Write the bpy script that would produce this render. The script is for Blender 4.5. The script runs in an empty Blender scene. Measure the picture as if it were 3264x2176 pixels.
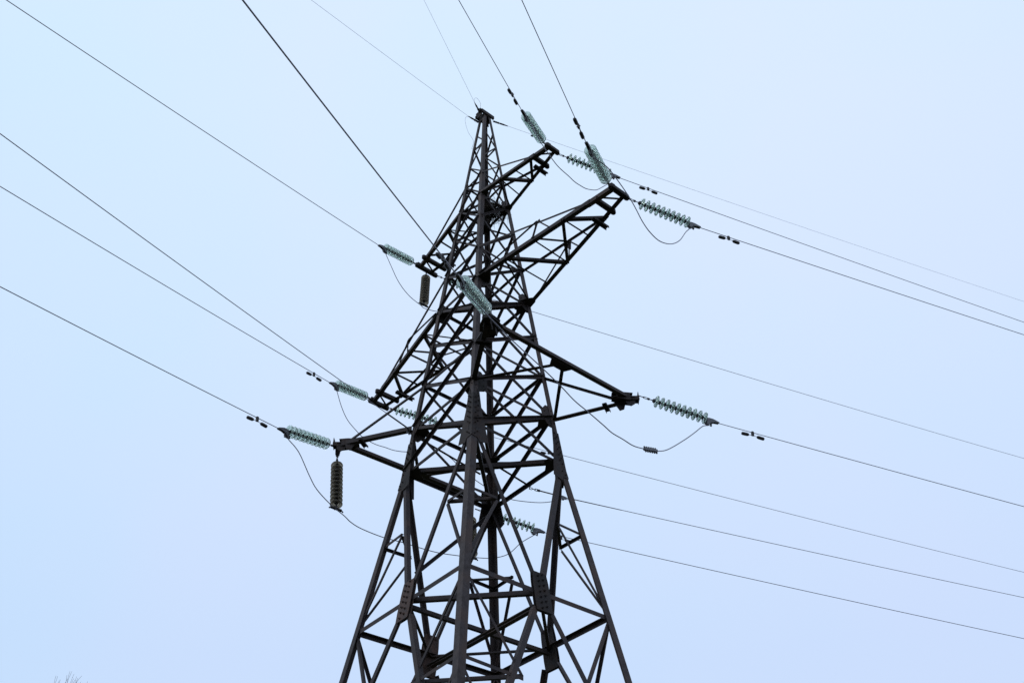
import bpy, bmesh, math, random
from mathutils import Vector, Matrix

# ------------------------------------------------------------------ camera, sky, sun
sc = bpy.context.scene
EYE = 1.6                                   # eye height; the tower frame below has z = 0 at the eye
cam_d = bpy.data.cameras.new('camera'); cam = bpy.data.objects.new('camera', cam_d)
sc.collection.objects.link(cam); sc.camera = cam
PITCH, YAW, ROLL = 0.742325, 0.043256, -0.023207
fw = Vector((math.sin(YAW)*math.cos(PITCH), math.cos(YAW)*math.cos(PITCH), math.sin(PITCH)))
rt = Vector((math.cos(YAW), -math.sin(YAW), 0)); up = rt.cross(fw)
r2 = rt*math.cos(ROLL) + up*math.sin(ROLL); u2 = up*math.cos(ROLL) - rt*math.sin(ROLL)
cam.matrix_world = Matrix(((r2.x, u2.x, -fw.x, 0), (r2.y, u2.y, -fw.y, -15.9945), (r2.z, u2.z, -fw.z, EYE), (0, 0, 0, 1)))
cam_d.sensor_width = 36; cam_d.lens = 2839.049/3264*36
cam_d.clip_start = .1; cam_d.clip_end = 4000
sc.render.resolution_x = 1024; sc.render.resolution_y = 682

w = bpy.data.worlds.new('World'); sc.world = w; w.use_nodes = True
nt = w.node_tree; nt.nodes.clear()
wo = nt.nodes.new('ShaderNodeOutputWorld')
sky = nt.nodes.new('ShaderNodeTexSky'); sky.sky_type = 'NISHITA'; sky.sun_disc = False
sky.sun_elevation = math.radians(38); sky.sun_rotation = math.radians(255)
bs = nt.nodes.new('ShaderNodeBackground'); bs.inputs[1].default_value = .08
nt.links.new(sky.outputs[0], bs.inputs[0])
tc = nt.nodes.new('ShaderNodeTexCoord'); sx = nt.nodes.new('ShaderNodeSeparateXYZ')
nt.links.new(tc.outputs['Generated'], sx.inputs[0])
cr = nt.nodes.new('ShaderNodeValToRGB')
cr.color_ramp.elements[0].position = .0; cr.color_ramp.elements[0].color = (.56, .70, .93, 1)
cr.color_ramp.elements[1].position = 1.; cr.color_ramp.elements[1].color = (.71, .85, 1.03, 1)
e = cr.color_ramp.elements.new(.38); e.color = (.580, .730, .965, 1)
e = cr.color_ramp.elements.new(.80); e.color = (.672, .825, 1.01, 1)
nt.links.new(sx.outputs['Z'], cr.inputs[0])
nz = nt.nodes.new('ShaderNodeTexNoise'); nz.inputs['Scale'].default_value = 2.2; nz.inputs['Detail'].default_value = 3
nt.links.new(tc.outputs['Generated'], nz.inputs['Vector'])
ncr = nt.nodes.new('ShaderNodeValToRGB')
ncr.color_ramp.elements[0].position = .3; ncr.color_ramp.elements[0].color = (.955, .995, 1, 1)
ncr.color_ramp.elements[1].position = .7; ncr.color_ramp.elements[1].color = (1.03, .985, 1, 1)
ad = nt.nodes.new('ShaderNodeMath'); ad.operation = 'MULTIPLY_ADD'; ad.inputs[1].default_value = .26   # cooler towards the west
nt.links.new(sx.outputs['X'], ad.inputs[0]); nt.links.new(nz.outputs['Fac'], ad.inputs[2]); nt.links.new(ad.outputs[0], ncr.inputs[0])
mu = nt.nodes.new('ShaderNodeMixRGB'); mu.blend_type = 'MULTIPLY'; mu.inputs[0].default_value = 1
nt.links.new(cr.outputs[0], mu.inputs[1]); nt.links.new(ncr.outputs[0], mu.inputs[2])
bc = nt.nodes.new('ShaderNodeBackground'); bc.inputs[1].default_value = 1.05     # the bright cloud deck
nt.links.new(mu.outputs[0], bc.inputs[0])
ms = nt.nodes.new('ShaderNodeMixShader'); ms.inputs[0].default_value = .97
nt.links.new(bs.outputs[0], ms.inputs[1]); nt.links.new(bc.outputs[0], ms.inputs[2]); nt.links.new(ms.outputs[0], wo.inputs[0])

sl = bpy.data.lights.new('sun', 'SUN'); sl.energy = .5; sl.angle = math.radians(25); sl.color = (1, .97, .93)
so = bpy.data.objects.new('sun', sl); sc.collection.objects.link(so)
_e, _r = math.radians(38), math.radians(255)
sd = Vector((math.sin(_r)*math.cos(_e), math.cos(_r)*math.cos(_e), math.sin(_e)))
so.rotation_euler = (-sd).to_track_quat('-Z', 'Y').to_euler(); so.location = (0, 0, 60)
vs = sc.view_settings; vs.view_transform = 'Standard'; vs.look = 'None'; vs.exposure = 0; vs.gamma = 1
sc.cycles.max_bounces = 16; sc.cycles.transmission_bounces = 16; sc.cycles.glossy_bounces = 6
sc.cycles.caustics_reflective = False; sc.cycles.caustics_refractive = True

# ------------------------------------------------------------------ frame of the tower
U = Vector((0.612785, -0.790249, 0)); V = Vector((0.790249, 0.612785, 0))
def W(p):                                   # tower coordinates (across the line, along the line, height) -> world
    return U*p[0] + V*p[1] + Vector((0, 0, p[2] + EYE))
zT, zK, zP, zF = 24.247, 10.761, 7.405, 2.45
def h(z):                                   # half width of the shaft at height z
    if z > zK: return .12684 + (1.25158-.12684)*(zT-z)/(zT-zK)
    return 1.25158 + (1.7313-1.25158)*(zK-z)/(zK-zP)

# ------------------------------------------------------------------ materials
def mat(name, col, rough=.6, metal=0., col2=None, scale=6, bump=0., detail=6, lo=.4, hi=.65, col3=None):
    m = bpy.data.materials.new(name); m.use_nodes = True; n = m.node_tree; b = n.nodes['Principled BSDF']
    b.inputs['Roughness'].default_value = rough; b.inputs['Metallic'].default_value = metal
    b.inputs['Base Color'].default_value = (*col, 1)
    if col2:
        t = n.nodes.new('ShaderNodeTexCoord'); x = n.nodes.new('ShaderNodeTexNoise')
        x.inputs['Scale'].default_value = scale; x.inputs['Detail'].default_value = detail; x.inputs['Roughness'].default_value = .65
        n.links.new(t.outputs['Object'], x.inputs['Vector'])
        r = n.nodes.new('ShaderNodeValToRGB'); r.color_ramp.elements[0].position = lo; r.color_ramp.elements[1].position = hi
        r.color_ramp.elements[0].color = (*col, 1); r.color_ramp.elements[1].color = (*col2, 1)
        n.links.new(x.outputs['Fac'], r.inputs[0]); last = r.outputs[0]
        if col3:
            y = n.nodes.new('ShaderNodeTexNoise'); y.inputs['Scale'].default_value = scale*.23; y.inputs['Detail'].default_value = 4
            n.links.new(t.outputs['Object'], y.inputs['Vector'])
            q = n.nodes.new('ShaderNodeValToRGB'); q.color_ramp.elements[0].position = .48; q.color_ramp.elements[1].position = .62
            n.links.new(y.outputs['Fac'], q.inputs[0])
            mx = n.nodes.new('ShaderNodeMixRGB'); n.links.new(q.outputs[0], mx.inputs[0]); n.links.new(last, mx.inputs[1])
            mx.inputs[2].default_value = (*col3, 1); last = mx.outputs[0]
        if 'steel' in name or 'plate' in name: b.inputs['Specular IOR Level'].default_value = .22
        if 'steel' in name:                  # every bar weathered a little differently
            oi = n.nodes.new('ShaderNodeObjectInfo'); mr = n.nodes.new('ShaderNodeMapRange')
            mr.inputs[3].default_value = .72; mr.inputs[4].default_value = 1.30
            n.links.new(oi.outputs['Random'], mr.inputs[0])
            ml = n.nodes.new('ShaderNodeMixRGB'); ml.blend_type = 'MULTIPLY'; ml.inputs[0].default_value = 1
            n.links.new(last, ml.inputs[1]); n.links.new(mr.outputs[0], ml.inputs[2]); last = ml.outputs[0]
        n.links.new(last, b.inputs['Base Color'])
        if bump:
            bp = n.nodes.new('ShaderNodeBump'); bp.inputs['Strength'].default_value = bump; bp.inputs['Distance'].default_value = .01
            n.links.new(x.outputs['Fac'], bp.inputs['Height']); n.links.new(bp.outputs[0], b.inputs['Normal'])
    return m
M_leg = mat('weathered_steel', (.062, .049, .049), .7, .05, (.036, .027, .026), 9, .35, col3=(.070, .047, .040))
M_brace = mat('brace_steel', (.045, .036, .037), .7, .08, (.036, .028, .028), 11, .3, col3=(.058, .039, .034))
M_plate = mat('plate_steel', (.038, .032, .032), .76, .05, (.046, .029, .023), 7, .4, col3=(.027, .023, .022))
M_rust = mat('rusty_plate', (.10, .058, .045), .75, .05, (.060, .046, .042), 10, .5)
M_hard = mat('dark_fitting', (.045, .040, .042), .55, .3, (.030, .024, .024), 25, .2)
M_galv = mat('galvanised_fitting', (.13, .13, .14), .5, .4, (.07, .065, .07), 25, .2)
M_cap = mat('insulator_cap', (.060, .060, .066), .6, .2, (.035, .032, .034), 30, .2)
M_wire = mat('aluminium_wire', (.26, .25, .29), .55, .3, (.18, .17, .21), 40)
M_thin = mat('thin_wire', (.30, .29, .33), .6, .2, (.22, .21, .25), 40)
M_cable = mat('black_cable', (.035, .035, .045), .6)
M_rodins = mat('polymer_rod', (.12, .085, .075), .5)
M_nest = mat('nest_twigs', (.050, .036, .024), .9, 0, (.025, .018, .012), 15)
M_bark = mat('bark', (.075, .055, .060), .9, 0, (.045, .032, .035), 8, .4)
M_conc = mat('concrete', (.32, .31, .29), .9, 0, (.22, .21, .20), 4, .3)
def glass(name, col, fac=.25, milk=1.0):
    m = bpy.data.materials.new(name); m.use_nodes = True; b = m.node_tree.nodes['Principled BSDF']
    n = m.node_tree
    b.inputs['Base Color'].default_value = (*col, 1); b.inputs['Transmission Weight'].default_value = 1
    b.inputs['IOR'].default_value = 1.5; b.inputs['Roughness'].default_value = .05
    tr_ = n.nodes.new('ShaderNodeBsdfTranslucent'); tr_.inputs[0].default_value = (*[(c*.5+.47)*milk for c in col], 1)
    mx = n.nodes.new('ShaderNodeMixShader'); mx.inputs[0].default_value = fac
    n.links.new(b.outputs[0], mx.inputs[1]); n.links.new(tr_.outputs[0], mx.inputs[2])
    n.links.new(mx.outputs[0], n.nodes['Material Output'].inputs[0])
    return m
M_glass = glass('green_glass', (.82, .955, .875))
M_glass_brown = glass('brown_glass', (.50, .42, .30), .42, .38)  # browner, darker translucent glass for the hanging strings

# ------------------------------------------------------------------ mesh builder (world coordinates in, local mesh out)
def vec(a): return a if isinstance(a, Vector) else Vector(a)
class MB:
    def __init__(s): s.v = []; s.f = []; s.sm = []
    def add(s, vs_, fs, smooth=False):
        o = len(s.v); s.v += [Vector(x) for x in vs_]
        s.f += [tuple(i+o for i in f) for f in fs]; s.sm += [smooth]*len(fs)
    def extr(s, poly, A, B):                # poly: list of offset vectors, extruded A -> B
        n = len(poly); vs_ = [A+q for q in poly] + [B+q for q in poly]
        fs = [(i, (i+1) % n, n+(i+1) % n, n+i) for i in range(n)] + [tuple(range(n-1, -1, -1)), tuple(range(n, 2*n))]
        s.add(vs_, fs)
    def angle(s, A, B, d1, d2, w_, t=.008):
        a = (B-A).normalized(); d1 = vec(d1); d1 = (d1-a*a.dot(d1)).normalized()
        d2 = vec(d2); d2 = d2-a*a.dot(d2); d2 = (d2-d1*d1.dot(d2)).normalized()
        s.extr([Vector(), d1*w_, d1*w_+d2*t, d1*t+d2*t, d1*t+d2*w_, d2*w_], A, B)
    def box(s, A, B, d1, w1, w2):           # bar from A to B, w1 wide along d1
        a = (B-A).normalized(); d1 = vec(d1); d1 = (d1-a*a.dot(d1)).normalized(); d2 = a.cross(d1)
        s.extr([d1*w1/2+d2*w2/2, -d1*w1/2+d2*w2/2, -d1*w1/2-d2*w2/2, d1*w1/2-d2*w2/2], A, B)
    def channel(s, A, B, d1, d2, w_, dpt, t=.009):   # web w_ wide along d1, flanges dpt along d2
        a = (B-A).normalized(); d1 = vec(d1); d1 = (d1-a*a.dot(d1)).normalized()
        d2 = vec(d2); d2 = d2-a*a.dot(d2); d2 = (d2-d1*d1.dot(d2)).normalized(); q = w_/2
        s.extr([-d1*q, d1*q, d1*q+d2*dpt, d1*(q-t)+d2*dpt, d1*(q-t)+d2*t, -d1*(q-t)+d2*t, -d1*(q-t)+d2*dpt, -d1*q+d2*dpt], A, B)
    def cyl(s, A, B, r, n=8, rb=None, smooth=True):
        a = (B-A).normalized(); x = a.orthogonal().normalized(); y = a.cross(x); rb = r if rb is None else rb
        p = [x*math.cos(2*math.pi*i/n)+y*math.sin(2*math.pi*i/n) for i in range(n)]
        vs_ = [A+q*r for q in p]+[B+q*rb for q in p]
        o = len(s.v); s.v += vs_
        s.f += [(o+i, o+(i+1) % n, o+n+(i+1) % n, o+n+i) for i in range(n)]; s.sm += [smooth]*n
        s.f += [tuple(o+i for i in range(n-1, -1, -1)), tuple(o+n+i for i in range(n))]; s.sm += [False]*2
    def plate(s, pts, nrm, t):              # flat polygon with thickness along nrm
        n = vec(nrm).normalized()*t; k = len(pts); vs_ = [vec(q) for q in pts]+[vec(q)+n for q in pts]
        s.add(vs_, [tuple(range(k-1, -1, -1)), tuple(range(k, 2*k))]+[(i, (i+1) % k, k+(i+1) % k, k+i) for i in range(k)])
    def bolt(s, P, n, r=.017, l=.02):
        n = vec(n).normalized(); s.cyl(P, P+n*l, r, 6, smooth=False); s.cyl(P+n*l, P+n*l*2.0, r*.5, 6, smooth=False)
    def tube(s, path, r, n=6):
        P = [vec(q) for q in path]; o = len(s.v); x = None
        for i, q in enumerate(P):
            a = (P[min(i+1, len(P)-1)]-P[max(i-1, 0)]).normalized()
            x = a.orthogonal().normalized() if x is None else (x-a*a.dot(x)).normalized()
            y = a.cross(x)
            s.v += [q+x*r*math.cos(2*math.pi*j/n)+y*r*math.sin(2*math.pi*j/n) for j in range(n)]
        for i in range(len(P)-1):
            for j in range(n):
                s.f.append((o+i*n+j, o+i*n+(j+1) % n, o+(i+1)*n+(j+1) % n, o+(i+1)*n+j)); s.sm.append(True)
        s.f += [tuple(o+j for j in range(n-1, -1, -1)), tuple(o+(len(P)-1)*n+j for j in range(n))]; s.sm += [False]*2
    def lathe(s, prof, A, ax, n=24, smooth=True):   # prof: (radius, along) closed loop
        ax = vec(ax).normalized(); x = ax.orthogonal().normalized(); y = ax.cross(x); k = len(prof); o = len(s.v)
        for i in range(n):
            d = x*math.cos(2*math.pi*i/n)+y*math.sin(2*math.pi*i/n)
            s.v += [A+d*r+ax*t for r, t in prof]
        for i in range(n):
            for j in range(k):
                s.f.append((o+i*k+j, o+i*k+(j+1) % k, o+((i+1) % n)*k+(j+1) % k, o+((i+1) % n)*k+j)); s.sm.append(smooth)
    def build(s, name, m, parent=None, origin=None, kind=None):
        org = origin if origin is not None else (parent['org'] if parent is not None else Vector())
        org = Vector(org)
        me = bpy.data.meshes.new(name); me.from_pydata([tuple(q-org) for q in s.v], [], s.f); me.update()
        me.polygons.foreach_set('use_smooth', s.sm); me.materials.append(m)
        o = bpy.data.objects.new(name, me); sc.collection.objects.link(o)
        if parent is not None: o.parent = parent; o['org'] = tuple(org)
        else: o.location = org; o['org'] = tuple(org)
        if kind: o['kind'] = kind
        return o
def tag(o, label, cat, group=None):
    o['label'] = label; o['category'] = cat
    if group: o['group'] = group
    return o
def empty(name, P, label, cat, group=None):
    o = bpy.data.objects.new(name, None); sc.collection.objects.link(o); o.location = P; o['org'] = tuple(P)
    o.empty_display_size = .3
    return tag(o, label, cat, group)
def smooth_path(P, k=6):
    P = [vec(q) for q in P]; out = []
    for i in range(len(P)-1):
        a, b, c, d = P[max(i-1, 0)], P[i], P[i+1], P[min(i+2, len(P)-1)]
        for j in range(k):
            t = j/k; out.append(.5*((2*b)+(c-a)*t+(2*a-5*b+4*c-d)*t*t+(3*b-a-3*c+d)*t**3))
    return out+[P[-1]]
Z = Vector((0, 0, 1))

# ------------------------------------------------------------------ the tower
LEG = {'N': (1, -1), 'L': (-1, -1), 'R': (1, 1), 'F': (-1, 1)}
tower = empty('transmission_tower', W((0, 0, zF)), 'tall dark steel lattice transmission tower with crossarms on three levels', 'transmission tower')
def corner(l, z): return (LEG[l][0]*h(z), LEG[l][1]*h(z), z)
legs = {}
for l, (su, sv) in LEG.items():
    m = MB()
    for z0, z1, w_, t in ((zF-.05, zK, .148, .014), (zK, 20.72, .122, .012), (20.72, zT, .088, .009)):
        m.angle(W(corner(l, z0)), W(corner(l, z1)), -U*su, -V*sv, w_, t)
    legs[l] = m.build('leg', M_leg, tower)
FACES = {'LN': ('L', 'N'), 'NR': ('N', 'R'), 'RF': ('R', 'F'), 'FL': ('F', 'L')}
NRM = {'LN': -V, 'NR': U, 'RF': V, 'FL': -U}
def fp(f, s, z, inset=.0):
    a, b = FACES[f]; pa, pb = W(corner(a, z)), W(corner(b, z))
    return pa+(pb-pa)*s-NRM[f]*inset
def edge_s(z, d): return d/(2*h(z))
braces = []                                  # (length, MB)
def brace(A, B, d1, d2, w_, t=.007):
    m = MB(); m.angle(A, B, d1, d2, w_, t); braces.append(((B-A).length*w_, m)); return m
def fbrace(f, s0, z0, s1, z1, w_, inset=.016, out=False, e0=.045, e1=.045):
    s0_ = edge_s(z0, e0) if s0 == 0 else (1-edge_s(z0, e0) if s0 == 1 else s0)
    s1_ = edge_s(z1, e1) if s1 == 0 else (1-edge_s(z1, e1) if s1 == 1 else s1)
    A, B = fp(f, s0_, z0, inset), fp(f, s1_, z1, inset)
    n = NRM[f]; ax = (B-A).normalized(); inpl = n.cross(ax)
    if inpl.z > 0: inpl = -inpl
    off = -inpl*w_/2
    return brace(A+off, B+off, inpl, n if out else -n, w_)
levels = [10.98, 12.18, 13.38, 14.65, 15.80, 17.05, 18.47, 19.65, 20.74]
for f in FACES:
    for i in range(len(levels)-1):
        z0, z1 = levels[i], levels[i+1]; wd = .072 if i < 4 else (.062 if i < 6 else .052)
        fbrace(f, 0, z0, 1, z1, wd, .016, True)
        fbrace(f, 1, z0, 0, z1, wd, .026, False)
    for (s0, z0, s1, z1) in ((0, 23.3, 1, 22.6), (1, 22.6, 0, 21.68), (0, 21.68, 1, 20.78)):
        fbrace(f, s0, z0, s1, z1, .044, .014, False, .03, .03)
    fbrace(f, 0, 22.55, 1, 22.55, .036, .026, False, .03, .03) if f in ('LN', 'RF') else fbrace(f, 0, 21.66, 1, 21.66, .036, .026, False, .03, .03)
    # big K bracing of the lower body
    for s in (0, 1):
        zm = 9.14
        fbrace(f, s, 10.86, .5+(.035 if s else -.035), 7.72, .094, .018, False, .07)
        md = .5+(.5-.035-.05)*.5*(1 if s else -1)+(.035 if s else -.035)*.5
        fbrace(f, s, 9.18, .5+(.26 if s else -.26), 9.20, .055, .030)
        fbrace(f, s, 7.50, .5+(.26 if s else -.26), 9.14, .050, .030)
        fbrace(f, s, 2.75, .5+(.048 if s else -.048), 7.06, .100, .018, False, .08)
        fbrace(f, s, 5.70, .5+(.17 if s else -.17), 5.62, .058, .030)
        fbrace(f, s, 7.34, .5+(.17 if s else -.17), 5.66, .055, .042)
        fbrace(f, s, 4.10, .5+(.30 if s else -.30), 4.35, .05, .030)
        fbrace(f, s, 5.66, .5+(.30 if s else -.30), 4.38, .05, .042)
    fbrace(f, 0, zP, 1, zP, .088, .034)
mid = {f: fp(f, .5, zP-.03, .06) for f in FACES}
hd = {}
def hbar(A, B, w_=.08, t=.008, side=None):
    ax = (B-A).normalized(); d = Z.cross(ax); brace(A-d*w_/2, B-d*w_/2, d, side or Z, w_, t)
hbar(mid['LN'], mid['NR'], .085); hbar(mid['NR'], mid['RF'], .06); hbar(mid['RF'], mid['FL'], .06); hbar(mid['FL'], mid['LN'], .06)
hbar(mid['LN']-Z*.1, mid['RF']-Z*.1, .075); hbar(mid['NR']-Z*.2+V*.04, mid['FL']-Z*.2+V*.04, .09)
hbar(mid['NR']-Z*.2-V*.07, mid['FL']-Z*.2-V*.07, .06)
for zc, dd, ww in ((9.17, .26, .06), (5.64, .17, .06)):   # struts across each corner
    for fa, sa, fb, sb in (('LN', .5+dd, 'NR', .5-dd), ('NR', .5+dd, 'RF', .5-dd), ('RF', .5+dd, 'FL', .5-dd), ('FL', .5+dd, 'LN', .5-dd)):
        hbar(fp(fa, sa, zc, .05), fp(fb, sb, zc, .05), ww)
for z, ww in ((10.96, .10), (12.14, .085), (15.76, .085), (19.6, .07)):  # diaphragms
    def inn(l, z, d=.07): c = corner(l, z); return W((c[0]-LEG[l][0]*d, c[1]-LEG[l][1]*d, z))
    hbar(inn('L', z), inn('R', z), ww); hbar(inn('N', z-ww-.01), inn('F', z-ww-.01), ww*.8)
for z, ww in ((20.74, .045), (19.62, .055), (17.05, .055), (15.77, .065), (13.38, .065), (12.15, .07), (10.95, .075)):
    for f in FACES: fbrace(f, 0, z, 1, z, ww, .040)
fbrace('FL', 0, 10.9, .70, 8.90, .085, .055)
# cable bracket struts on the far side
m = brace(W((-1.2, -1.15, 12.06)), W((-1.2, .839, 11.792)), Z, U, .055)
m = brace(W((-1.25, 1.22, 12.30)), W((-1.25, 2.42, 12.115)), Z, U, .06)
brace(W((-1.12, 1.16, 12.2)), W((-1.23, 1.26, 12.31)), Z, U, .05)
braces.sort(key=lambda q: -q[0])
for i, (L_, m) in enumerate(braces[:100]): m.build('brace', M_brace, tower)
rest = MB()
for L_, m in braces[100:]:
    rest.add(m.v, m.f)
if rest.v: rest.build('small_braces', M_brace, tower, kind='stuff')

# gusset plates on the legs (one mesh per leg)
def gusset(m, f, l, z, a, b, inset=.013, bolts=True, t=.009):
    s_dir = 1 if FACES[f][0] == l else -1
    pa, pb = W(corner(FACES[f][0], z)), W(corner(FACES[f][1], z)); x = (pb-pa).normalized()*s_dir
    base = W(corner(l, z)); up_ = (W(corner(l, z+.5))-base).normalized(); n = -NRM[f]
    base = base+n*inset
    pts = [base+up_*b, base+x*a*.55+up_*b, base+x*a+up_*b*.35, base+x*a-up_*b*.35, base+x*a*.55-up_*b, base-up_*b]
    m.plate(pts, n, t)
    if bolts:
        for k in (-.6, 0, .6):
            m.bolt(base+x*.06+up_*b*k-n*(inset+.001), -n, .013, .012)
        for k in (-.3, .3): m.bolt(base+x*a*.75+up_*b*k, -n, .012, .010)
def one(f, l, *a, **k):
    m = MB(); gusset(m, f, l, *a, **k); m.build('gusset_plate', M_plate, legs[l])
for l in LEG:
    for f in FACES:
        if l not in FACES[f]: continue
        for z in levels[1:]:
            big = z in (12.18, 15.80, 19.65)
            a, b = ((.36, .30) if f in ('NR', 'FL') else (.24, .20)) if big else (.17, .13)
            if z == 19.65: a *= .8; b *= .85
            one(f, l, z, a, b)
        one(f, l, 21.68, .08, .07, .011, False); one(f, l, 22.58, .07, .06, .011, False)
    for z, r in ((10.93, .40), (12.10, .38), (15.72, .36), (19.58, .27)):   # flat plates tying the diaphragm bars to the leg
        c = corner(l, z); su, sv = LEG[l]; k = .03
        def hp(a, b): return W((c[0]-su*(k+a), c[1]-sv*(k+b), z))
        m = MB(); m.plate([hp(0, 0), hp(r*.9, 0), hp(r, r*.35), hp(r*.62, r*.62), hp(r*.35, r), hp(0, r*.9)], Z, .010)
        m.build('corner_plate', M_plate, legs[l])
    # splice at the bend of the leg: covering angle with bolt rows and wings for the bracing
    m = MB(); su, sv = LEG[l]
    o_ = U*su*.013+V*sv*.013
    for z0, z1 in ((10.55, zK), (zK, 11.75)):
        m.angle(W(corner(l, z0))+o_, W(corner(l, z1))+o_, -U*su, -V*sv, .165, .012)
    for f in FACES:
        if l not in FACES[f]: continue
        s_dir = 1 if FACES[f][0] == l else -1
        x = (W(corner(FACES[f][1], zK))-W(corner(FACES[f][0], zK))).normalized()*s_dir; n = NRM[f]
        def q(d, z): return W(corner(l, z))+x*d+n*.0015
        m.plate([q(.10, 11.90), q(.15, 11.85), q(.22, 11.35), q(.42, 10.50), q(.20, 10.43), q(.10, 10.62)], n, .010)
        for k in range(8):
            zz = 10.62+k*.145
            if abs(zz-zK) < .02: continue
            m.bolt(W(corner(l, zz))+x*.06+n*.013, n, .017, .018)
            m.bolt(W(corner(l, zz+.07))+x*.125+n*.013, n, .017, .018)
    m.build('splice_plate', M_plate, legs[l])
    # concrete footing
    m = MB(); c = Vector(W((su*h(zF), sv*h(zF), 0))); c.z = 0
    for hw, z0, z1 in ((.55, 2.4, 3.55), (.38, 3.55, 4.05)):
        m.box(Vector((c.x, c.y, z0)), Vector((c.x, c.y, z1)), U, hw*2, hw*2)
    m.build('footing', M_conc, tower)
for f in FACES:                              # bolted plates in the middle of each face
    m = MB(); n = NRM[f]; x = (fp(f, 1, zP)-fp(f, 0, zP)).normalized(); upf = (fp(f, .5, 8)-fp(f, .5, 7)).normalized()
    c = fp(f, .5, zP, .0)
    pts = [c+x*a+upf*b for a, b in ((-.16, .40), (.16, .40), (.18, .2), (.19, -.20), (.18, -.40), (-.18, -.40), (-.19, -.20), (-.18, .2))]
    m.plate(pts, n, .012)
    m.plate([q_-n*.060 for q_ in pts], n, .012)
    for k in range(7):
        m.bolt(c+x*-.055+upf*(-.34+k*.11)+n*.012, n, .021, .02); m.bolt(c+x*.055+upf*(-.29+k*.11)+n*.012, n, .021, .02)
    m.build('face_plate', M_rust if f in ('LN', 'FL') else M_plate, tower)
# peak cap
m = MB()
hh = h(zT)+.02
m.box(W((0, 0, zT-.05)), W((0, 0, zT+.07)), U, .27, .27)
m.channel(W((.17, -.24, zT+.06)), W((.17, .24, zT+.06)), Z, -U, .14, .06)
m.channel(W((-.17, .26, zT+.0)), W((-.17, -.26, zT+.0)), Z, U, .12, .06)
m.plate([W((-.10, -.2, zT-.1)), W((.12, -.2, zT-.1)), W((.16, -.24, zT+.12)), W((-.12, -.26, zT+.1))], -V, .02)
m.cyl(W((0, -.2, zT+.05)), W((0, -.2, zT+.22)), .03, 8)
m.cyl(W((.1, -.16, zT+.1)), W((.1, -.3, zT+.12)), .05, 8)
m.plate([W((-.12, .12, zT-.25)), W((.12, .12, zT-.25)), W((.14, .12, zT)), W((-.14, .12, zT))], V, .012)
m.plate([W((-.12, -.13, zT-.25)), W((.12, -.13, zT-.25)), W((.14, -.13, zT)), W((-.14, -.13, zT))], -V, .012)
m.build('peak_cap', M_plate, tower)
m = MB()                                     # clamp of the grounding loop on the leg
cc = Vector(W(corner('L', 22.75))); m.box(cc+V*.02, cc+V*.10+U*.02, Z, .05, .05); m.cyl(cc+V*.1, cc+V*.12+Z*-.06, .012, 6); m.build('earth_clamp', M_hard, legs['L'])

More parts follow.
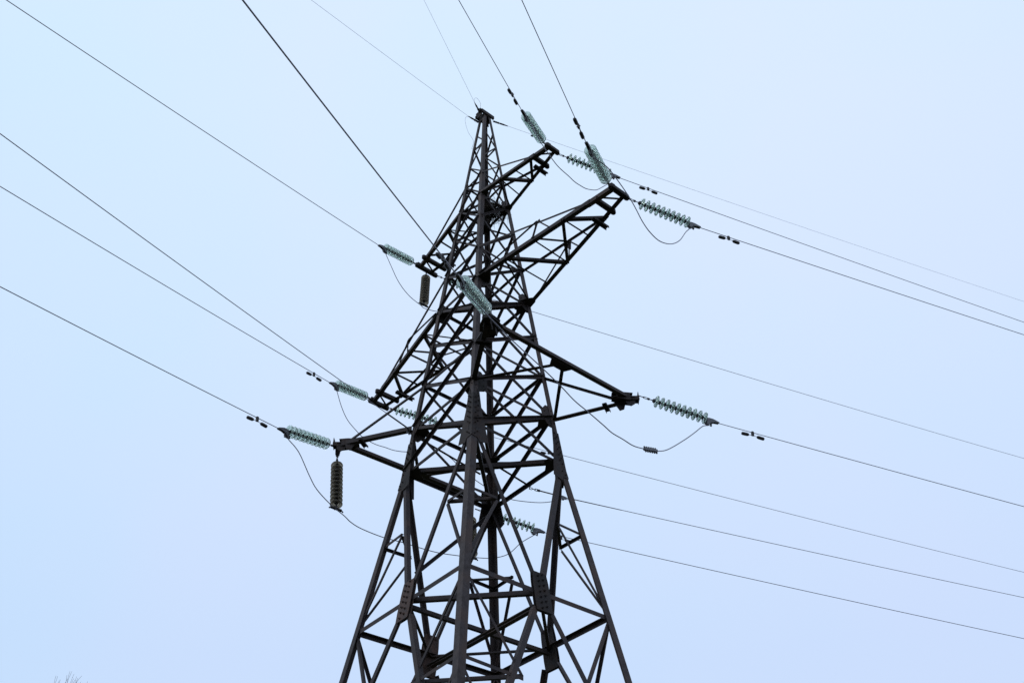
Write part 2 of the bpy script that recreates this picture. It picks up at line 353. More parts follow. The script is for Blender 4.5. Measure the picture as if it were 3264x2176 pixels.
# ---- crossarms of the two upper levels
def capsule_bar(m, A, B, w_, hgt):
    a = (B-A).normalized(); s = Z.cross(a).normalized(); r = w_/2; pts = []
    for k in range(7): t = -math.pi/2+math.pi*k/6; pts.append(B-a*r+a*r*math.cos(t)+s*r*math.sin(t)-Z*hgt/2)
    for k in range(7): t = math.pi/2+math.pi*k/6; pts.append(A+a*r+a*r*math.cos(t)+s*r*math.sin(t)-Z*hgt/2)
    m.plate(pts, Z, hgt)
def crossarm(sg, ue, vn, vr, z, zt, ut, ntie, nlist, rlist, bars, cw):
    """sg: side of the tower; ue: reach; vn/vr: ends of the two bottom chords; ut: where the ties meet the chords"""
    h0, ht = h(z), h(zt)
    def cp(side, u):                         # point of the bottom chord at reach u
        v1 = vn if side < 0 else vr; t = (u-h0)/(ue-h0); return W((sg*u, side*h0+(v1-side*h0)*t, z))
    m = MB()
    for side in (-1, 1):
        m.angle(cp(side, h0-.02)-Z*.05, cp(side, ue)-Z*.05, V*side*-1, Z, cw, .010)
    arm = m.build('crossarm', M_leg, tower)
    def tie_pt(side, u):
        a = Vector(W((sg*ht, side*ht, zt))); b = cp(side, ut)+Z*.03; return a+(b-a)*((u-ht)/(ut-ht))
    for side in (-1, 1):
        m = MB(); m.angle(tie_pt(side, ht), tie_pt(side, ut), -V*side, -Z, .052, .007)
        m.plate([cp(side, ut-.22)+Z*.055, cp(side, ut+.12)+Z*.055, cp(side, ut+.08)-Z*.06, cp(side, ut-.15)-Z*.06], V*side, .010)
        m.build('tie_rod', M_brace, arm)
        if ntie:
            A = tie_pt(side, ntie)
            for B, ww in ((cp(side, ntie-.12), .036), (cp(side, ntie+.36), .036), (cp(side, h0+.05), .042)):
                m = MB(); m.angle(A, B, U*sg, V*side, ww, .006); m.build('lattice_bar', M_brace, arm)
            m = MB(); m.plate([A+U*.08+Z*.03, A-U*.08+Z*.03, A-U*.1-Z*.07, A+U*.1-Z*.07], V*side, .009)
            m.build('node_plate', M_plate, arm)
    if ntie:                                 # cross strut from the N chord to the tie of the other side
        m = MB(); m.angle(cp(-1, ntie-.15), tie_pt(1, ntie-.05), Z, U, .06, .007); m.build('lattice_bar', M_brace, arm)
        m = MB(); m.plate([tie_pt(1, ntie-.25), tie_pt(1, ntie+.1), cp(1, ntie)+Z*.28], V, .01); m.build('node_plate', M_plate, arm)
    dn = Z*-.052
    for un, ur in zip(nlist, rlist):         # square struts
        m = MB(); m.angle(cp(-1, un)+dn, cp(1, ur)+dn, U*sg, Z, .038, .006); m.build('lattice_bar', M_brace, arm)
    zz = [(1, h0+.05)]
    for i, (un, ur) in enumerate(zip(nlist, rlist)): zz.append((-1, un) if i % 2 == 0 else (1, ur))
    zz.append((1 if len(nlist) % 2 else -1, ut))
    for i, ((s0, a0), (s1, a1)) in enumerate(zip(zz[:-1], zz[1:])):
        A, B = cp(s0, a0)+dn-Z*.01, cp(s1, a1)+dn-Z*.01
        m = MB(); ww = .042 if i == 0 else .078
        d = Z.cross((B-A).normalized()); m.angle(A-d*ww/2, B-d*ww/2, d, Z, ww, .007); m.build('lattice_bar', M_brace, arm)
    for i, (ub, v0, v1, kind) in enumerate(bars):
        m = MB(); A, B = W((sg*ub, v0, z-.02)), W((sg*ub, v1, z-.02))
        if kind == 'bar':
            capsule_bar(m, A, B, .115, .10)
            m.cyl(A-Z*.09+(B-A).normalized()*.05, A+Z*.07+(B-A).normalized()*.05, .022, 8); m.cyl(B-Z*.09-(B-A).normalized()*.05, B+Z*.07-(B-A).normalized()*.05, .022, 8)
            if i == 0:
                m.plate([A+V*.05+Z*.05, A+V*.22+Z*.05, A+V*.20+Z*.17, A+V*.09+Z*.16], U*sg, .012)
                m.plate([B-V*.22+Z*.05, B-V*.15+Z*.16, B-V*.10+Z*.05], U*sg, .012)
        else:
            m.channel(A-Z*.06, B-Z*.06, U, -Z, .10, .07)
            for k in range(3): m.bolt(B-Z*.06-V*(.05+.05*k), -Z, .010, .008)
        m.build('tip_bar' if kind == 'bar' else 'channel_bar', M_plate, arm)
    a, b = bars[0][0], bars[1][0]
    m = MB(); m.angle(cp(-1, b+.05)+dn, cp(1, ue-.05)+dn, Z, U, .05, .007); m.build('lattice_bar', M_brace, arm)
    m = MB()                                 # long plate stiffening the end of the chord
    m.plate([cp(-1, ut)-Z*.065-V*.01, cp(-1, ue)-Z*.065-V*.01, cp(-1, ue)-Z*.065+V*.1, cp(-1, ut)-Z*.065+V*.1], -Z, .010)
    m.build('end_plate', M_leg, arm)
    for side in (-1, 1):                     # big gussets at the root, lying flat under the chords
        m = MB(); r_ = cp(side, h0)-Z*.055; k = h0/.82
        m.plate([r_+V*side*.03-U*sg*.05, r_+U*sg*.20*k-V*side*.01, r_+U*sg*.34*k-V*side*.10, r_+U*sg*.16*k-V*side*.26*k, r_-V*side*.36*k-U*sg*.05], -Z, .01)
        m.build('root_plate', M_plate, arm)
    return arm
crossarm(1, 2.77, -.07, .23, 19.65, 20.72, 2.22, None, [1.16, 1.63], [1.06, 1.66],
         [(2.78, -.15, .34, 'bar'), (2.28, -.16, .42, 'bar'), (2.12, .04, .48, 'ch')], .095)
crossarm(-1, 2.84, -.24, .22, 19.65, 20.72, 2.3, None, [1.16, 1.63], [1.06, 1.66],
         [(2.84, -.38, .42, 'bar'), (2.46, -.40, .48, 'bar'), (2.12, .12, .55, 'ch')], .095)
crossarm(1, 4.74, -.16, .27, 15.80, 17.05, 4.07, 2.66, [1.67, 2.53, 3.42], [1.69, 2.50, 3.43],
         [(4.78, -.24, .37, 'bar'), (4.30, -.22, .42, 'bar'), (3.92, .08, .54, 'ch')], .105)
crossarm(-1, 4.84, -.20, .24, 15.80, 17.05, 4.12, 2.66, [1.67, 2.53, 3.42], [1.69, 2.50, 3.43],
         [(4.85, -.32, .36, 'bar'), (4.39, -.38, .40, 'bar'), (3.98, .04, .62, 'ch')], .105)

# ---- lowest level: two long beams along the line, carried by struts from the legs
z3 = 12.18
def low_arm(sg, v0, v1, u0, u1, bw):
    A, B = Vector(W((sg*u0, v0, z3))), Vector(W((sg*u1, v1, z3)))
    m = MB(); m.channel(A-Z*.02, B-Z*.02, U*sg, Z, bw, .08, .010); beam = m.build('crossarm', M_leg, tower)
    M_ = (A+B)/2
    m = MB(); ax = (B-A).normalized()
    m.plate([M_-ax*.30-Z*.03, M_+ax*.30-Z*.03, M_+ax*.19-U*sg*.19-Z*.03, M_-ax*.19-U*sg*.19-Z*.03], -Z, .012)
    m.build('node_plate', M_plate, beam)
    for l in [q for q in LEG if LEG[q][0] == sg]:
        su, sv = LEG[l]; tip = A if sv < 0 else B; c = W(corner(l, z3))
        hb = MB(); P, Q = M_-U*sg*.15+V*sv*.12, Vector(c); d = Z.cross((Q-P).normalized())
        hb.angle(P-d*.04-Z*.05, Q-d*.04-Z*.05, d, Z, .075, .008); hb.build('strut', M_brace, beam)
        hb = MB(); P = tip-U*sg*.06; d = Z.cross((Q-P).normalized())
        hb.angle(P-d*.05-Z*.06, Q-d*.05-Z*.06, d, Z, .105, .010); hb.build('strut', M_leg, beam)
        hb = MB(); Q2 = W(corner(l, 13.38)); hb.angle(tip-U*sg*.1, Vector(Q2), -V*sv, -Z, .062, .008); hb.build('tie_rod', M_brace, beam)
        # heavy tip: plates, extension bracket, lugs
        t = MB(); D = (U*sg*.62+V*sv*.78).normalized(); S = Z.cross(D)
        base = tip-D*.30
        base = tip-D*.42
        base = tip-D*.38; kk = 1.3 if (sg > 0 and sv < 0) else .72
        t.plate([base-S*.08, base+S*.08, base+D*.16+S*.19*kk, base+D*.34+S*.15*kk, base+D*.50+S*.09, base+D*.50-S*.09, base+D*.34-S*.15*kk, base+D*.16-S*.19*kk], -Z, .014)
        t.plate([q_+Z*.09 for q_ in (base-S*.10, base+S*.10, base+D*.26+S*.16*kk, base+D*.46+S*.09, base+D*.46-S*.09, base+D*.26-S*.16*kk)], Z, .012)
        t.plate([base+D*.1-S*.15*kk+Z*.09, base+D*.4-S*.10+Z*.09, base+D*.4-S*.10-Z*.10, base+D*.1-S*.15*kk-Z*.05], S, .012)
        t.plate([base+D*.1+S*.15*kk+Z*.09, base+D*.4+S*.10+Z*.09, base+D*.4+S*.10-Z*.10, base+D*.1+S*.15*kk-Z*.05], S, .012)
        t.channel(tip-D*.12+Z*.03, tip+D*.22+Z*.03, S, -Z, .15, .10)
        t.plate([tip+D*.20-S*.09-Z*.09, tip+D*.20+S*.09-Z*.09, tip+D*.20+S*.09+Z*.13, tip+D*.20-S*.06+Z*.15], D, .012)
        lug = tip+D*.02-S*.05*sv
        t.plate([lug-D*.12-Z*.02, lug+D*.12-Z*.02, lug+D*.09-Z*.17, lug+D*.0-Z*.23, lug-D*.09-Z*.17], S, .018)
        lug = tip-D*.16+S*.1
        t.plate([lug-D*.16-Z*.02, lug+D*.10-Z*.02, lug+D*.05-Z*.20, lug-D*.05-Z*.24], S, .018)
        t.build('tip_bracket', M_plate, beam)
        t = MB(); Pc = tip+(Vector(c)-tip)*.30-Z*.07; ax2 = (Vector(c)-tip).normalized(); sd_ = Z.cross(ax2)
        t.channel(Pc-sd_*.15, Pc+sd_*.17, ax2, -Z, .10, .05); t.build('channel_bar', M_plate, beam)
    return beam
low_arm(1, -1.95, 1.96, 2.68, 2.66, .095)
low_arm(-1, -2.05, 2.12, 2.62, 2.50, .130)

# ------------------------------------------------------------------ insulator strings
GLASS = [(.034, -.012), (.050, -.006), (.080, .003), (.104, .012), (.121, .027), (.1275, .044), (.1275, .050), (.122, .050), (.113, .035),
         (.101, .026), (.098, .050), (.092, .050), (.088, .023), (.072, .018), (.069, .046), (.063, .046), (.060, .013), (.034, .006)]
CAP = [(.0, -.062), (.022, -.060), (.040, -.048), (.050, -.020), (.052, .000), (.050, .004), (.036, .004), (.0, .004)]
def make_disc_meshes():
    def me(name, prof, m, n, closed):
        b = MB(); b.lathe(prof, Vector(), Z, n)
        mesh = bpy.data.meshes.new(name); mesh.from_pydata([tuple(q) for q in b.v], [], b.f); mesh.update()
        q = bmesh.new(); q.from_mesh(mesh); bmesh.ops.recalc_face_normals(q, faces=q.faces[:]); q.to_mesh(mesh); q.free()
        mesh.polygons.foreach_set('use_smooth', [True]*len(b.f)); mesh.materials.append(m); return mesh
    return (me('glass_disc', GLASS, M_glass, 28, True), me('metal_cap', CAP, M_cap, 14, True), me('glass_disc', GLASS, M_glass_brown, 28, True))
GLASS = [(r*1.07 if r > .04 else r, t) for r, t in GLASS]
ME_G, ME_C, ME_GB = make_disc_meshes()
def string(T, E, label, down, kind='strain', n=10, brown=False, group='glass disc insulator strings on the tower'):
    T, E = Vector(W(T)), Vector(W(E)); L_ = (E-T).length; ax = (E-T)/L_
    root = empty('insulator_string', T, label, 'insulator', group)
    q = ax.to_track_quat('Z', 'Y')
    start = .33; pitch = .127
    m = MB()                                 # shackle, link and eye
    sd_ = ax.orthogonal().normalized()
    m.cyl(T-ax*.05-sd_*.025, T+ax*.06-sd_*.02, .010, 8); m.cyl(T-ax*.05+sd_*.025, T+ax*.06+sd_*.02, .010, 8)
    m.cyl(T+ax*.055-sd_*.035, T+ax*.055+sd_*.035, .013, 8)
    s2 = ax.cross(sd_)
    m.cyl(T+ax*.06-s2*.015, T+ax*.17-s2*.015, .008, 8); m.cyl(T+ax*.06+s2*.015, T+ax*.17+s2*.015, .008, 8)
    m.cyl(T+ax*.155, T+ax*.20, .026, 10); m.cyl(T+ax*.19, T+ax*(start-.06), .010, 8)
    m.build('shackle', M_hard, root)
    for i in range(n):
        for mesh in (ME_GB if brown else ME_G, ME_C):
            o = bpy.data.objects.new('glass_disc' if mesh is not ME_C else 'metal_cap', mesh); sc.collection.objects.link(o)
            o.parent = root; o.rotation_mode = 'QUATERNION'; o.rotation_quaternion = q; o.location = ax*(start+pitch*i)
    m = MB(); m.cyl(T+ax*start, T+ax*(start+pitch*n-.03), .014, 8); m.build('pin', M_cap, root)
    P = T+ax*(start+pitch*n-.06)             # end fitting
    m = MB(); s = ax.cross(Z).normalized(); d = s.cross(ax).normalized()
    if d.z > 0: d = -d
    if kind == 'strain':
        for k in (-1, 1):
            b = P+s*.022*k
            m.plate([b, b+ax*.07-d*.025, b+ax*.16-d*.03, b+ax*.31+d*.005, b+ax*.31+d*.03, b+ax*.20+d*.05, b+ax*.11+d*.09, b+ax*.065+d*.17, b+ax*.01+d*.175, b+ax*.02+d*.05], s*k, .010)
        m.box(P+ax*.02-d*.0, P+ax*.30+d*.015, s, .036, .034); m.box(P+ax*.06+d*.02, P+ax*.045+d*.175, s, .040, .045)
        for j in range(4):
            c = P+ax*.05+d*(.055+.037*j)
            m.cyl(c-ax*.075, c+ax*.085, .0085, 6); m.cyl(c-ax*.075, c-ax*.045, .019, 6); m.cyl(c+ax*.055, c+ax*.088, .019, 6)
        m.cyl(P-ax*.02, P+ax*.05, .022, 8)
    else:
        m.cyl(P-ax*.02, P+ax*.10, .018, 8)
        b = P+ax*.12; a2 = vec(down).normalized()
        m.box(b-a2*.13, b+a2*.13, ax, .035, .05); m.cyl(b-a2*.04-ax*.05, b-a2*.04+ax*.05, .012, 6); m.cyl(b+a2*.05-ax*.05, b+a2*.05+ax*.05, .012, 6)
        m.cyl(b-a2*.13, b-a2*.17+ax*.04, .016, 6); m.cyl(b+a2*.13, b+a2*.17+ax*.04, .016, 6)
    m.build('clamp', M_galv if kind == 'strain' else M_hard, root)
    return root, P, ax, d
STR = {  # tip, clamp end, bearing, slope, sag   (tower coordinates)
 'A1R_l': ([2.74, -0.088, 19.65], [3.432, -1.424, 19.023], 245.19, -0.2298, 0.0012, .80),
 'A2R_l': ([4.744, -0.161, 15.8], [5.463, -1.53, 15.285], 245.50, -0.0849, 0.0012, .68),
 'A1L_l': ([-2.846, -0.286, 19.65], [-2.411, -1.734, 19.042], 234.50, -0.2803, 0.0012, None),
 'A2L_l': ([-4.791, -0.227, 15.8], [-4.273, -1.676, 15.264], 237.46, -0.2023, 0.0012, .83),
 'L3_l': ([-2.787, -2.096, 12.18], [-2.346, -3.597, 11.721], 234.17, -0.1471, 0.0012, .80),
 'N3_l': ([2.812, -1.977, 12.2], [3.606, -3.317, 11.72], 248.45, -0.2729, 0.0012, .84),
 'A1R_r': ([2.74, 0.31, 19.65], [3.25, 1.87, 19.48], 20.5, -0.045, 0.0004, .87),
 'A2R_r': ([4.764, 0.355, 15.8], [5.254, 1.897, 15.601], 20.18, -0.0235, 0.0004, .96),
 'A1L_r': ([-2.842, 0.377, 19.65], [-2.591, 1.979, 19.60], 28.0, 0.10, 0.0004, 1.0),
 'A2L_r': ([-4.866, 0.252, 15.8], [-4.47, 1.833, 15.771], 23.73, 0.0038, 0.0004, 3.58),
 'R3_r': ([2.883, 2.106, 12.18], [3.481, 3.594, 11.888], 15.87, -0.1037, 0.0004, 1.03),
 'F3_r': ([-2.95, 2.103, 12.2], [-2.318, 3.608, 11.858], 15.00, -0.0932, 0.0004, .66)}
SL = {'A1R_l': 'green glass insulator string rising left from the tip of the uppermost right crossarm',
 'A2R_l': 'green glass insulator string above the tip of the long second right crossarm',
 'A1L_l': 'green glass insulator string pulling left from the upper left crossarm tip',
 'A2L_l': 'green glass insulator string pulling left from the long second left crossarm tip',
 'L3_l': 'green glass insulator string pulling left from the lowest left crossarm corner',
 'N3_l': 'large green glass insulator string crossing in front of the tower shaft',
 'A1R_r': 'pale glass insulator string running right from the uppermost right crossarm, partly behind another string',
 'A2R_r': 'pale glass insulator string running right from the long second right crossarm tip',
 'A1L_r': 'pale glass insulator string mostly hidden behind the left leg at the upper left crossarm',
 'A2L_r': 'pale glass insulator string running right behind the left leg from the second left crossarm',
 'R3_r': 'pale glass insulator string running right from the lowest right crossarm corner',
 'F3_r': 'pale glass insulator string behind the tower, low on the far lowest crossarm corner'}
WL = {'A1R_l': 'conductor wire leaving the upper right glass string towards the top edge',
 'A2R_l': 'conductor wire rising to the top edge from the string on the long right crossarm',
 'A1L_l': 'conductor wire from the upper left crossarm to the top left corner',
 'A2L_l': 'conductor wire running left from the second left crossarm string',
 'L3_l': 'lowest conductor wire on the left, leaving the lowest left string',
 'N3_l': 'thick dark conductor wire from the top edge to the string before the shaft',
 'A1R_r': 'conductor wire running right from the uppermost right crossarm string',
 'A2R_r': 'conductor wire running right from the long second right crossarm string',
 'A1L_r': 'conductor wire appearing right of the shaft at the waist, from the upper left crossarm',
 'A2L_r': 'conductor wire running right behind the shaft from the second left crossarm',
 'R3_r': 'conductor wire running right from the lowest right crossarm corner string',
 'F3_r': 'lowest conductor wire on the right, leaving the string behind the tower'}
DL = {'A1R_l': 'dark two-weight damper on the wire above the uppermost right string',
 'A2R_l': 'dark two-weight damper on the wire above the long right crossarm string',
 'A2L_l': 'dark two-weight damper on the wire left of the second left crossarm string',
 'L3_l': 'dark two-weight damper on the wire left of the lowest left string',
 'N3_l': 'dark two-weight damper overlapping the upper left crossarm end',
 'A1R_r': 'dark two-weight damper on the upper of the two wires right of the crossarm tips',
 'A2R_r': 'dark two-weight damper on the wire right of the long right crossarm string',
 'A1L_r': 'small damper seen through the shaft lattice beside the right leg',
 'A2L_r': 'small damper hidden beside the right leg splice on the wire behind',
 'R3_r': 'dark two-weight damper on the wire right of the lowest right string',
 'F3_r': 'dark two-weight damper between the right leg and its bracing, low on the tower'}
def wire_pt(E, az, s, c, x):
    a = math.radians(az); return Vector(E)+Vector((math.cos(a)*x, math.sin(a)*x, s*x+c*x*x))
def line(E, az, s, c, r, name, label, m, cat, group, far=110):
    b = MB(); xs = [far*(i/60)**1.8 for i in range(61)]
    b.tube([wire_pt(E, az, s, c, x) for x in xs], r, 6)
    return tag(b.build(name, m, None, origin=E), label, cat, group)
def damper(E, az, s, c, x, label, sc_=1.0):
    P = wire_pt(E, az, s, c, x); a = (wire_pt(E, az, s, c, x+.1)-wire_pt(E, az, s, c, x-.1)).normalized()
    d = (Vector((0, 0, -1))+a*a.z).normalized()
    o = empty('vibration_damper', P, label, 'vibration damper', 'vibration dampers hanging from the wires')
    side = a.cross(d)
    m = MB(); m.box(P-d*.022, P+d*.085*sc_, a, .05*sc_, .045*sc_); m.cyl(P+d*.03-side*.04, P+d*.03+side*.04, .012, 6); m.build('clamp', M_hard, o)
    C0 = P+d*.085*sc_
    m = MB(); m.tube([C0-a*.24*sc_+d*.012, C0-a*.1*sc_, C0+a*.1*sc_, C0+a*.24*sc_+d*.012], .006, 6); m.build('cable', M_cap, o)
    for k in (-1, 1):
        c0 = C0+a*k*.10*sc_+d*.006; c1 = C0+a*k*.275*sc_+d*.016
        m = MB(); ax2 = (c1-c0).normalized(); L_ = (c1-c0).length
        m.lathe([(0, 0), (.022*sc_, 0), (.034*sc_, .02), (.038*sc_, .05), (.038*sc_, L_-.03), (.030*sc_, L_-.006), (.012, L_), (0, L_)], c0, ax2, 14)
        m.build('weight', M_hard, o)
ends = {}
for k, (T, E, az, s, c, dp) in STR.items():
    root, P, ax, d = string(T, E, SL[k], None)
    ends[k] = (P, ax, d)
    E0 = P+ax*.29+d*.018
    g = 'conductor wires of the power line'
    line(E0, az, s, c, (.0088 if k[-1] == 'l' else .0088) if k != 'N3_l' else .0115, 'power_line', WL[k], M_wire, 'power line', g, 110 if k[-1] == 'l' else 160)
    if dp: damper(E0, az, s, c, dp-(.2 if k != 'A1R_r' else .0), DL[k])
SUS = [((-2.85, -2.04, 12.02), (-2.34, -2.14, 10.27), V, 'brownish glass insulator string hanging straight down from the lowest left crossarm corner'),
       ((-2.905, 1.875, 12.02), (-2.31, 1.49, 10.33), V, 'brownish glass insulator string hanging behind the near leg below the far corner'),
       ((-2.84, .02, 19.56), (-2.50, -.20, 17.60), V, 'dark glass insulator string hanging straight down from the upper left crossarm tip')]
for T, E, dn_, lb in SUS:
    T_, E_ = Vector(T), Vector(E); D_ = (E_-T_).normalized(); E_ = T_+D_*1.75
    rt_, _P, _a, _d = string(T, tuple(E_), lb, dn_, 'hang', 11, True)
    t0 = Vector(W(T)); m = MB()
    m.plate([t0+V*.07+Z*.16, t0-V*.07+Z*.16, t0-V*.05-Z*.01, t0-Z*.05, t0+V*.05-Z*.01], U, .016); m.build('hanger_plate', M_plate, rt_)

# ------------------------------------------------------------------ jumpers between the strings
J = {
'N3R3': [(3.591, -2.485, 11.088), (3.584, -2.096, 10.907), (3.573, -1.487, 10.677), (3.567, -1.178, 10.551), (3.563, -0.92, 10.432), (3.557, -0.624, 10.279), (3.551, -0.277, 10.179), (3.544, 0.097, 10.06), (3.541, 0.311, 9.986), (3.535, 0.594, 9.972), (3.53, 0.88, 9.95), (3.525, 1.186, 10.016), (3.523, 1.296, 10.043), (3.518, 1.571, 10.137), (3.512, 1.918, 10.331), (3.501, 2.502, 10.824), (3.493, 2.926, 11.215), (3.487, 3.282, 11.559)],
'L3F3': [(-2.344, -3.209, 11.311), (-2.343, -2.876, 10.843), (-2.342, -2.654, 10.583), (-2.341, -2.285, 10.352), (-2.339, -1.933, 10.206), (-2.339, -1.759, 10.116), (-2.338, -1.484, 10.055), (-2.335, -0.939, 10.041), (-2.333, -0.41, 10.095), (-2.332, -0.015, 10.115), (-2.33, 0.481, 10.158), (-2.328, 0.901, 10.237), (-2.326, 1.449, 10.365), (-2.324, 2.016, 10.522), (-2.322, 2.409, 10.705), (-2.321, 2.677, 10.905), (-2.32, 3.027, 11.294)],
'A2L': [(-4.289, -1.396, 14.668), (-4.303, -1.154, 14.334), (-4.321, -0.819, 14.117), (-4.331, -0.64, 14.036), (-4.347, -0.367, 14.0), (-4.359, -0.151, 14.007), (-4.372, 0.087, 14.049), (-4.39, 0.4, 14.095), (-4.413, 0.822, 14.252), (-4.433, 1.172, 14.512), (-4.454, 1.549, 15.071)],
'A1L': [(-2.428, -1.384, 18.446), (-2.438, -1.171, 18.123), (-2.45, -0.935, 17.894), (-2.463, -0.661, 17.742), (-2.479, -0.325, 17.666), (-2.486, -0.19, 17.631), (-2.504, 0.173, 17.755), (-2.525, 0.62, 17.994), (-2.547, 1.076, 18.417), (-2.57, 1.548, 19.029)],
'A1R': [(3.431, -1.247, 18.837), (3.429, -1.012, 18.388), (3.427, -0.744, 18.069), (3.426, -0.624, 17.944), (3.424, -0.385, 17.756), (3.421, -0.061, 17.666), (3.42, 0.132, 17.601), (3.418, 0.337, 17.608), (3.416, 0.546, 17.654), (3.414, 0.838, 17.841), (3.413, 0.999, 18.01), (3.411, 1.166, 18.237), (3.409, 1.429, 18.61)],
'A2R': [(5.446, -1.258, 15.324), (5.429, -0.972, 15.02), (5.413, -0.713, 15.002), (5.396, -0.425, 14.715), (5.384, -0.236, 14.453), (5.376, -0.099, 14.081), (5.366, 0.058, 13.87), (5.345, 0.403, 13.875), (5.319, 0.822, 14.098), (5.296, 1.21, 14.539), (5.275, 1.555, 15.101)]}
J['A2R'] = [(5.43, -1.02, 15.10), (5.42, -0.75, 14.93), (5.396, -0.425, 14.66), (5.384, -0.236, 14.40), (5.376, -0.07, 14.10), (5.366, 0.13, 13.92), (5.345, 0.43, 13.88), (5.319, 0.83, 14.098), (5.296, 1.21, 14.50), (5.275, 1.555, 15.05)]
JL = {'N3R3': ('N3_l', 'R3_r', 'long wavy jumper cable with a bolted connector, looping under the lowest right crossarm'),
 'L3F3': ('L3_l', 'F3_r', 'long slack jumper cable looping low behind the near leg from the lowest left string'),
 'A2L': ('A2L_l', 'A2L_r', 'jumper cable looping under the second left crossarm tip'),
 'A1L': ('A1L_l', 'A1L_r', 'jumper cable looping past the hanging string under the upper left crossarm'),
 'A1R': ('A1R_l', 'A1R_r', 'jumper cable looping under the uppermost right crossarm tip'),
 'A2R': ('A2R_l', 'A2R_r', 'jumper cable in a deep loop beside the long right crossarm tip')}
for k, (a, b, lb) in JL.items():
    def tail(q): P, ax, d = ends[q]; return [P+ax*.10+d*.06, P+ax*.045+d*.18]
    pa, pb = tail(a), tail(b)
    path = pa+[W(q) for q in J[k]]+pb[::-1]
    m = MB(); m.tube(smooth_path(path), .0105, 6)
    o = tag(m.build('jumper_cable', M_wire, None, origin=path[0]), lb, 'cable', 'jumper cables between the strings')
    if k == 'N3R3':
        A, B = Vector(W(J[k][11])), Vector(W(J[k][13])); a_ = (B-A).normalized(); c = (A+B)/2; s = a_.cross(Z).normalized(); t = s.cross(a_)
        m = MB(); m.box(c-a_*.20, c+a_*.20, s, .055, .05)
        for j in range(6):
            q = c+a_*(-.17+.068*j); m.cyl(q-t*.055, q+t*.055, .011, 6); m.cyl(q-t*.06, q-t*.035, .018, 6); m.cyl(q+t*.035, q+t*.06, .018, 6)
        m.build('connector', M_galv, o)

# ------------------------------------------------------------------ ground wires at the peak
def beads(m, A, B, n=3):
    a = (B-A).normalized(); L_ = (B-A).length; m.cyl(A, B, .010, 6)
    for i in range(n):
        q = A+a*(L_*(.05+.13*i)); m.cyl(q, q+a*.055, .030, 8)
        s = a.orthogonal().normalized(); m.cyl(q+a*.025-s*.045, q+a*.025+s*.045, .009, 6)
    m.cyl(A+a*L_*.45, A+a*L_*.74, .026, 8); m.cyl(A+a*L_*.76, B, .022, 8, .012)
GW = [([-.186, -.10, 24.15], [-.006, -.596, 23.855], 235, -.4896, .0012, 'faint earth wire running left from the fitting at the tower peak'),
      ([.035, -.22, 24.3], [.262, -.611, 24.211], 246, .0438, .0006, 'faint earth wire rising steeply from the tower peak to the top edge'),
      ([.14, .20, 24.12], [.29, .70, 24.13], 21, .0, .0004, 'faint earth wire running right from the tower peak')]
# the bearings keep the wires level-ish as they leave the peak
GW[0] = ([-.186, -.10, 24.15], [-.10, -.58, 23.93], 229.0, -.30, .0012, GW[0][5])
for i, (T, E, az, s, c, lb) in enumerate(GW):
    T, E = Vector(W(T)), Vector(W(E))
    m = MB(); beads(m, T, E)
    o = tag(m.build('wire_fitting', M_hard, None, origin=T), ['dark chain fitting on the left side of the tower peak', 'dark chain fitting on top of the tower peak', 'dark chain fitting on the right side of the tower peak'][i], 'fitting', 'earth wire fittings at the peak')
    line(E, az, s, c, .0040, 'earth_wire', lb, M_thin, 'earth wire', 'earth wires from the tower peak', 110 if i < 2 else 160)
    if i == 2: damper(E, az, s, c, .99, 'tiny damper on the faint earth wire right of the peak, half behind a green string', .75)
e1 = Vector(W(GW[0][1])); g1 = Vector(W(corner('L', 22.75)))+V*.05
m = MB(); pth = [e1, e1-Z*.12-V*.08-U*.03, e1-Z*.45-V*.10, e1-Z*.85+V*.02, e1-Z*1.12+V*.22, g1-Z*.12-V*.10, g1]
m.tube(smooth_path(pth), .0042, 5); tag(m.build('earth_loop', M_thin, None, origin=e1), 'thin wire loop hanging left of the tower peak', 'cable', 'thin loops of the earth wires')
e2 = Vector(W(GW[1][1])); g2 = Vector(W((.03, -.22, 24.40)))
m = MB(); pth = [e2, e2+Z*.16-V*.02, e2+Z*.30+V*.03+U*.0, e2+Z*.33+V*.12, e2+Z*.22+V*.24-U*.02, (e2+g2)/2+Z*.12+V*.12, g2]
m.tube(smooth_path(pth), .0042, 5); tag(m.build('earth_loop', M_thin, None, origin=e2), 'narrow wire loop standing above the tower peak', 'cable', 'thin loops of the earth wires')

# ------------------------------------------------------------------ communication cable
FL = Vector(W((-.90, -1.40, 11.93)))
m = MB(); xs = [110*(i/60)**1.8 for i in range(61)]
pts = [wire_pt(FL, 235, -.0673, .0012, x) for x in xs]
m.tube(pts, .0078, 6); o = tag(m.build('cable', M_wire, None, origin=FL), 'thin cable from the left edge passing over the second left string to the left leg', 'cable', 'communication cables')
m = MB(); m.cyl(wire_pt(FL, 235, -.0673, .0012, .0), wire_pt(FL, 235, -.0673, .0012, .72), .017, 6); m.build('grip', M_hard, o)
m = MB(); m.cyl(FL, Vector(W((-1.19, -1.18, 12.04))), .02, 8); m.build('shackle', M_hard, o)
RT = Vector(W((-1.25, 2.40, 12.085))); RE = Vector(W((-.989, 3.266, 12.045)))
ra = (RE-RT).normalized()
root = empty('rod_insulator', RT, 'thin reddish rod with chain links fixed to the strut tip right of the shaft', 'insulator')
m = MB(); s = ra.orthogonal().normalized()
for j in range(3):
    q = RT+ra*(.015+.075*j); s_ = s if j % 2 else ra.cross(s)
    m.cyl(q-s_*.022, q+ra*.07-s_*.022, .009, 6); m.cyl(q+s_*.022, q+ra*.07+s_*.022, .009, 6); m.cyl(q-s_*.028, q+s_*.028, .012, 6)
m.cyl(RT+ra*.22, RT+ra*.29, .03, 8); m.build('chain', M_hard, root)
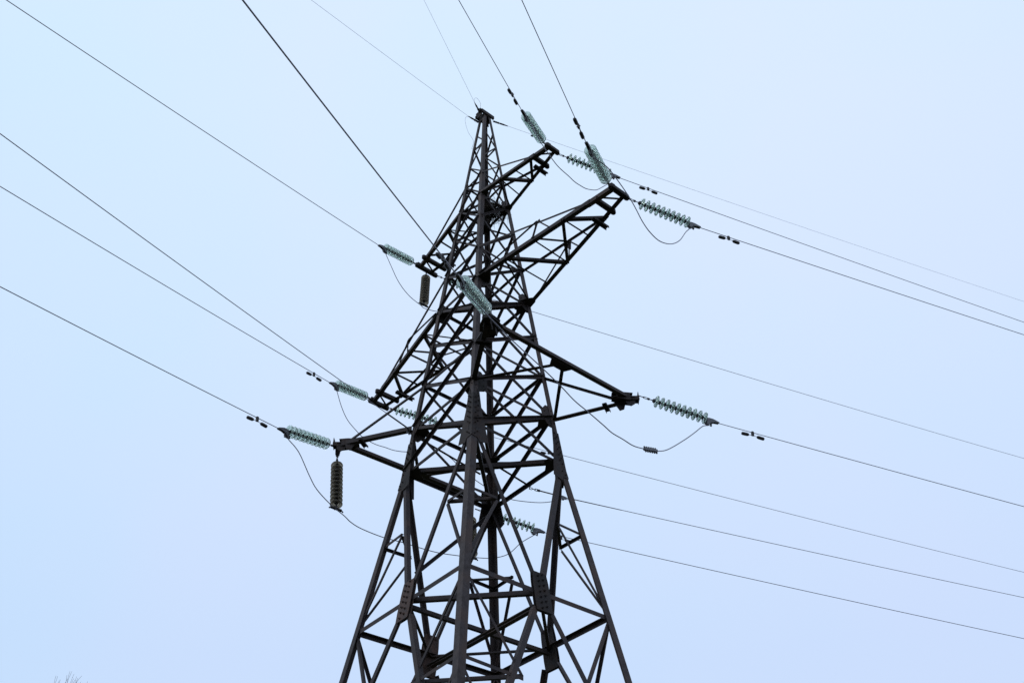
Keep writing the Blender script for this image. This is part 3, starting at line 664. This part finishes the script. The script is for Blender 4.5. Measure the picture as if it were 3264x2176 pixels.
m = MB(); m.cyl(RT+ra*.28, RE-ra*.03, .016, 8); m.build('rod', M_rodins, root)
m = MB(); m.plate([RE-ra*.06+Z*.04, RE+ra*.05+Z*.03, RE+ra*.16, RE+ra*.02-Z*.09, RE-ra*.06-Z*.05], s, .02)
m.cyl(RE-Z*.08-s*.04, RE-Z*.08+s*.04, .02, 6); m.build('clamp', M_galv, root)
RW = RE+ra*.14
o = line(RW, 21, -.0067, .0004, .0085, 'cable', 'thin cable running right from the rod fixed behind the right leg', M_thin, 'cable', 'communication cables', 160)
m = MB(); m.cyl(RW, wire_pt(RW, 21, -.0067, .0004, 1.5), .014, 6, .011); m.build('grip', M_wire, o)
FJ = [(-1.1, -1.30, 12.0), (-1.3, -0.6, 12.12), (-1.3, 0.04, 11.999), (-1.3, 0.335, 11.844), (-1.3, 0.741, 11.7), (-1.3, 0.936, 11.649), (-1.3, 1.3, 11.58), (-1.3, 1.653, 11.565), (-1.3, 1.971, 11.6), (-1.3, 2.58, 11.774), (-1.28, 3.0, 11.93)]
m = MB(); m.tube(smooth_path([W(q) for q in FJ]+[RE-Z*.08, RW+ra*.2]), .0095, 5)
tag(m.build('cable', M_wire, None, origin=W(FJ[0])), 'thin slack cable sagging behind the far leg between the two cable ends', 'cable', 'communication cables')

# ------------------------------------------------------------------ bird nest
random.seed(4)
m = MB(); c = Vector(W((.12, .20, 19.66)))
for i in range(620):
    a = random.uniform(0, 2*math.pi); rr = abs(random.gauss(.16, .09)); t = random.uniform(-.10, .12)*(1 if rr < .25 else .5)
    p = c+U*math.cos(a)*rr*1.15+V*math.sin(a)*rr*1.3+Z*t
    d = Vector((random.gauss(0, 1), random.gauss(0, 1), random.gauss(0, .4))).normalized()*random.uniform(.07, .20)
    k = p+Vector((random.gauss(0, .02), random.gauss(0, .02), random.gauss(0, .02)))
    m.tube([p-d, k, p+d], random.uniform(.0025, .005), 3)
for i in range(26):                          # loose twigs hanging out below
    p = c+U*random.uniform(-.25, .25)+V*random.uniform(-.15, .4)-Z*.1
    m.tube([p, p+Vector((random.gauss(0, .05), random.gauss(0, .05), -random.uniform(.05, .2))), p+Vector((random.gauss(0, .07), random.gauss(0, .07), -random.uniform(.15, .38)))], .0025, 3)
tag(m.build('bird_nest', M_nest, None, origin=c), 'ragged twig nest wedged inside the shaft at the uppermost crossarms', 'bird nest')

# ------------------------------------------------------------------ bare tree at the lower left


random.seed(84)
TB = Vector((-15.45, 19.2, 0)); TOPZ = 15.70
def tree(base, H):
    trunk, twigs = MB(), MB()
    def grow(P, d, L_, r, lev):
        n = 4; path = [P]; dd = d.copy()
        for i in range(n):
            dd = (dd+Vector((random.gauss(0, .10), random.gauss(0, .10), random.gauss(.05, .05)))).normalized()
            path.append(path[-1]+dd*L_/n)
        (trunk if lev < 1 else twigs).tube(path, max(r, .0065), 5 if lev < 2 else 3)
        if lev >= 6 or r < .004: return
        k = 5 if lev == 0 else (4 if lev < 5 else 3)
        for i in range(k):
            j = random.randint(1, n) if i else n
            q = path[j]; a = random.uniform(0, 2*math.pi); sp = random.uniform(.35, .85) if i else random.uniform(.05, .25)
            ax = dd.orthogonal().normalized(); ax.rotate(Matrix.Rotation(a, 3, dd)); nd = (dd+ax*sp+Vector((0, 0, .25))).normalized()
            grow(q, nd, L_*random.uniform(.58, .75), r*random.uniform(.5, .62), lev+1)
    grow(base, Vector((0.03, 0, 1)).normalized(), H*.36, .17, 0)
    zt_ = max(twigs.v, key=lambda q: q.z).copy(); k = H/(zt_.z-base.z)
    for b in (trunk, twigs):
        for i, q in enumerate(b.v): b.v[i] = Vector((base.x+(q.x-zt_.x)*k*.75, base.y+(q.y-zt_.y)*k*.75, base.z+(q.z-base.z)*k))
    return trunk, twigs
tr, tw = tree(TB, TOPZ)
root = empty('bare_tree', TB, 'leafless tree whose topmost twigs reach the lower left edge', 'tree')
tr.build('trunk', M_bark, root); tw.build('crown', M_bark, root)

# ------------------------------------------------------------------ ground
M_grass = mat('dry_grass', (.045, .052, .022), .95, 0, (.075, .065, .038), .8, .5, 10, .35, .65, col3=(.032, .042, .02))
def gh(x, y):
    r = math.hypot(x, y); t = max(0, min(1, 1-(r-3.6)/9.5)); t = t*t*(3-2*t)
    far = max(0, min(1, (r-60)/300))
    return 3.9*t+.12*math.sin(x*.31)*math.cos(y*.27)*(1-t)+far*1.2*math.sin(x*.011+1)*math.sin(y*.013)-.02
vs_, fs_ = [], []
ax_ = [-1500, -900, -550, -340, -210, -130, -85, -60, -45, -34, -27]+[i*1.5-21 for i in range(29)]+[27, 34, 45, 60, 85, 130, 210, 340, 550, 900, 1500]
n = len(ax_)
for y in ax_:
    for x in ax_: vs_.append(Vector((x, y, gh(x, y))))
for j in range(n-1):
    for i in range(n-1): fs_.append((j*n+i, j*n+i+1, (j+1)*n+i+1, (j+1)*n+i))
m = MB(); m.add(vs_, fs_, True); g = m.build('ground', M_grass); g['kind'] = 'structure'
for o in sc.objects:
    if 'org' in o: del o['org']
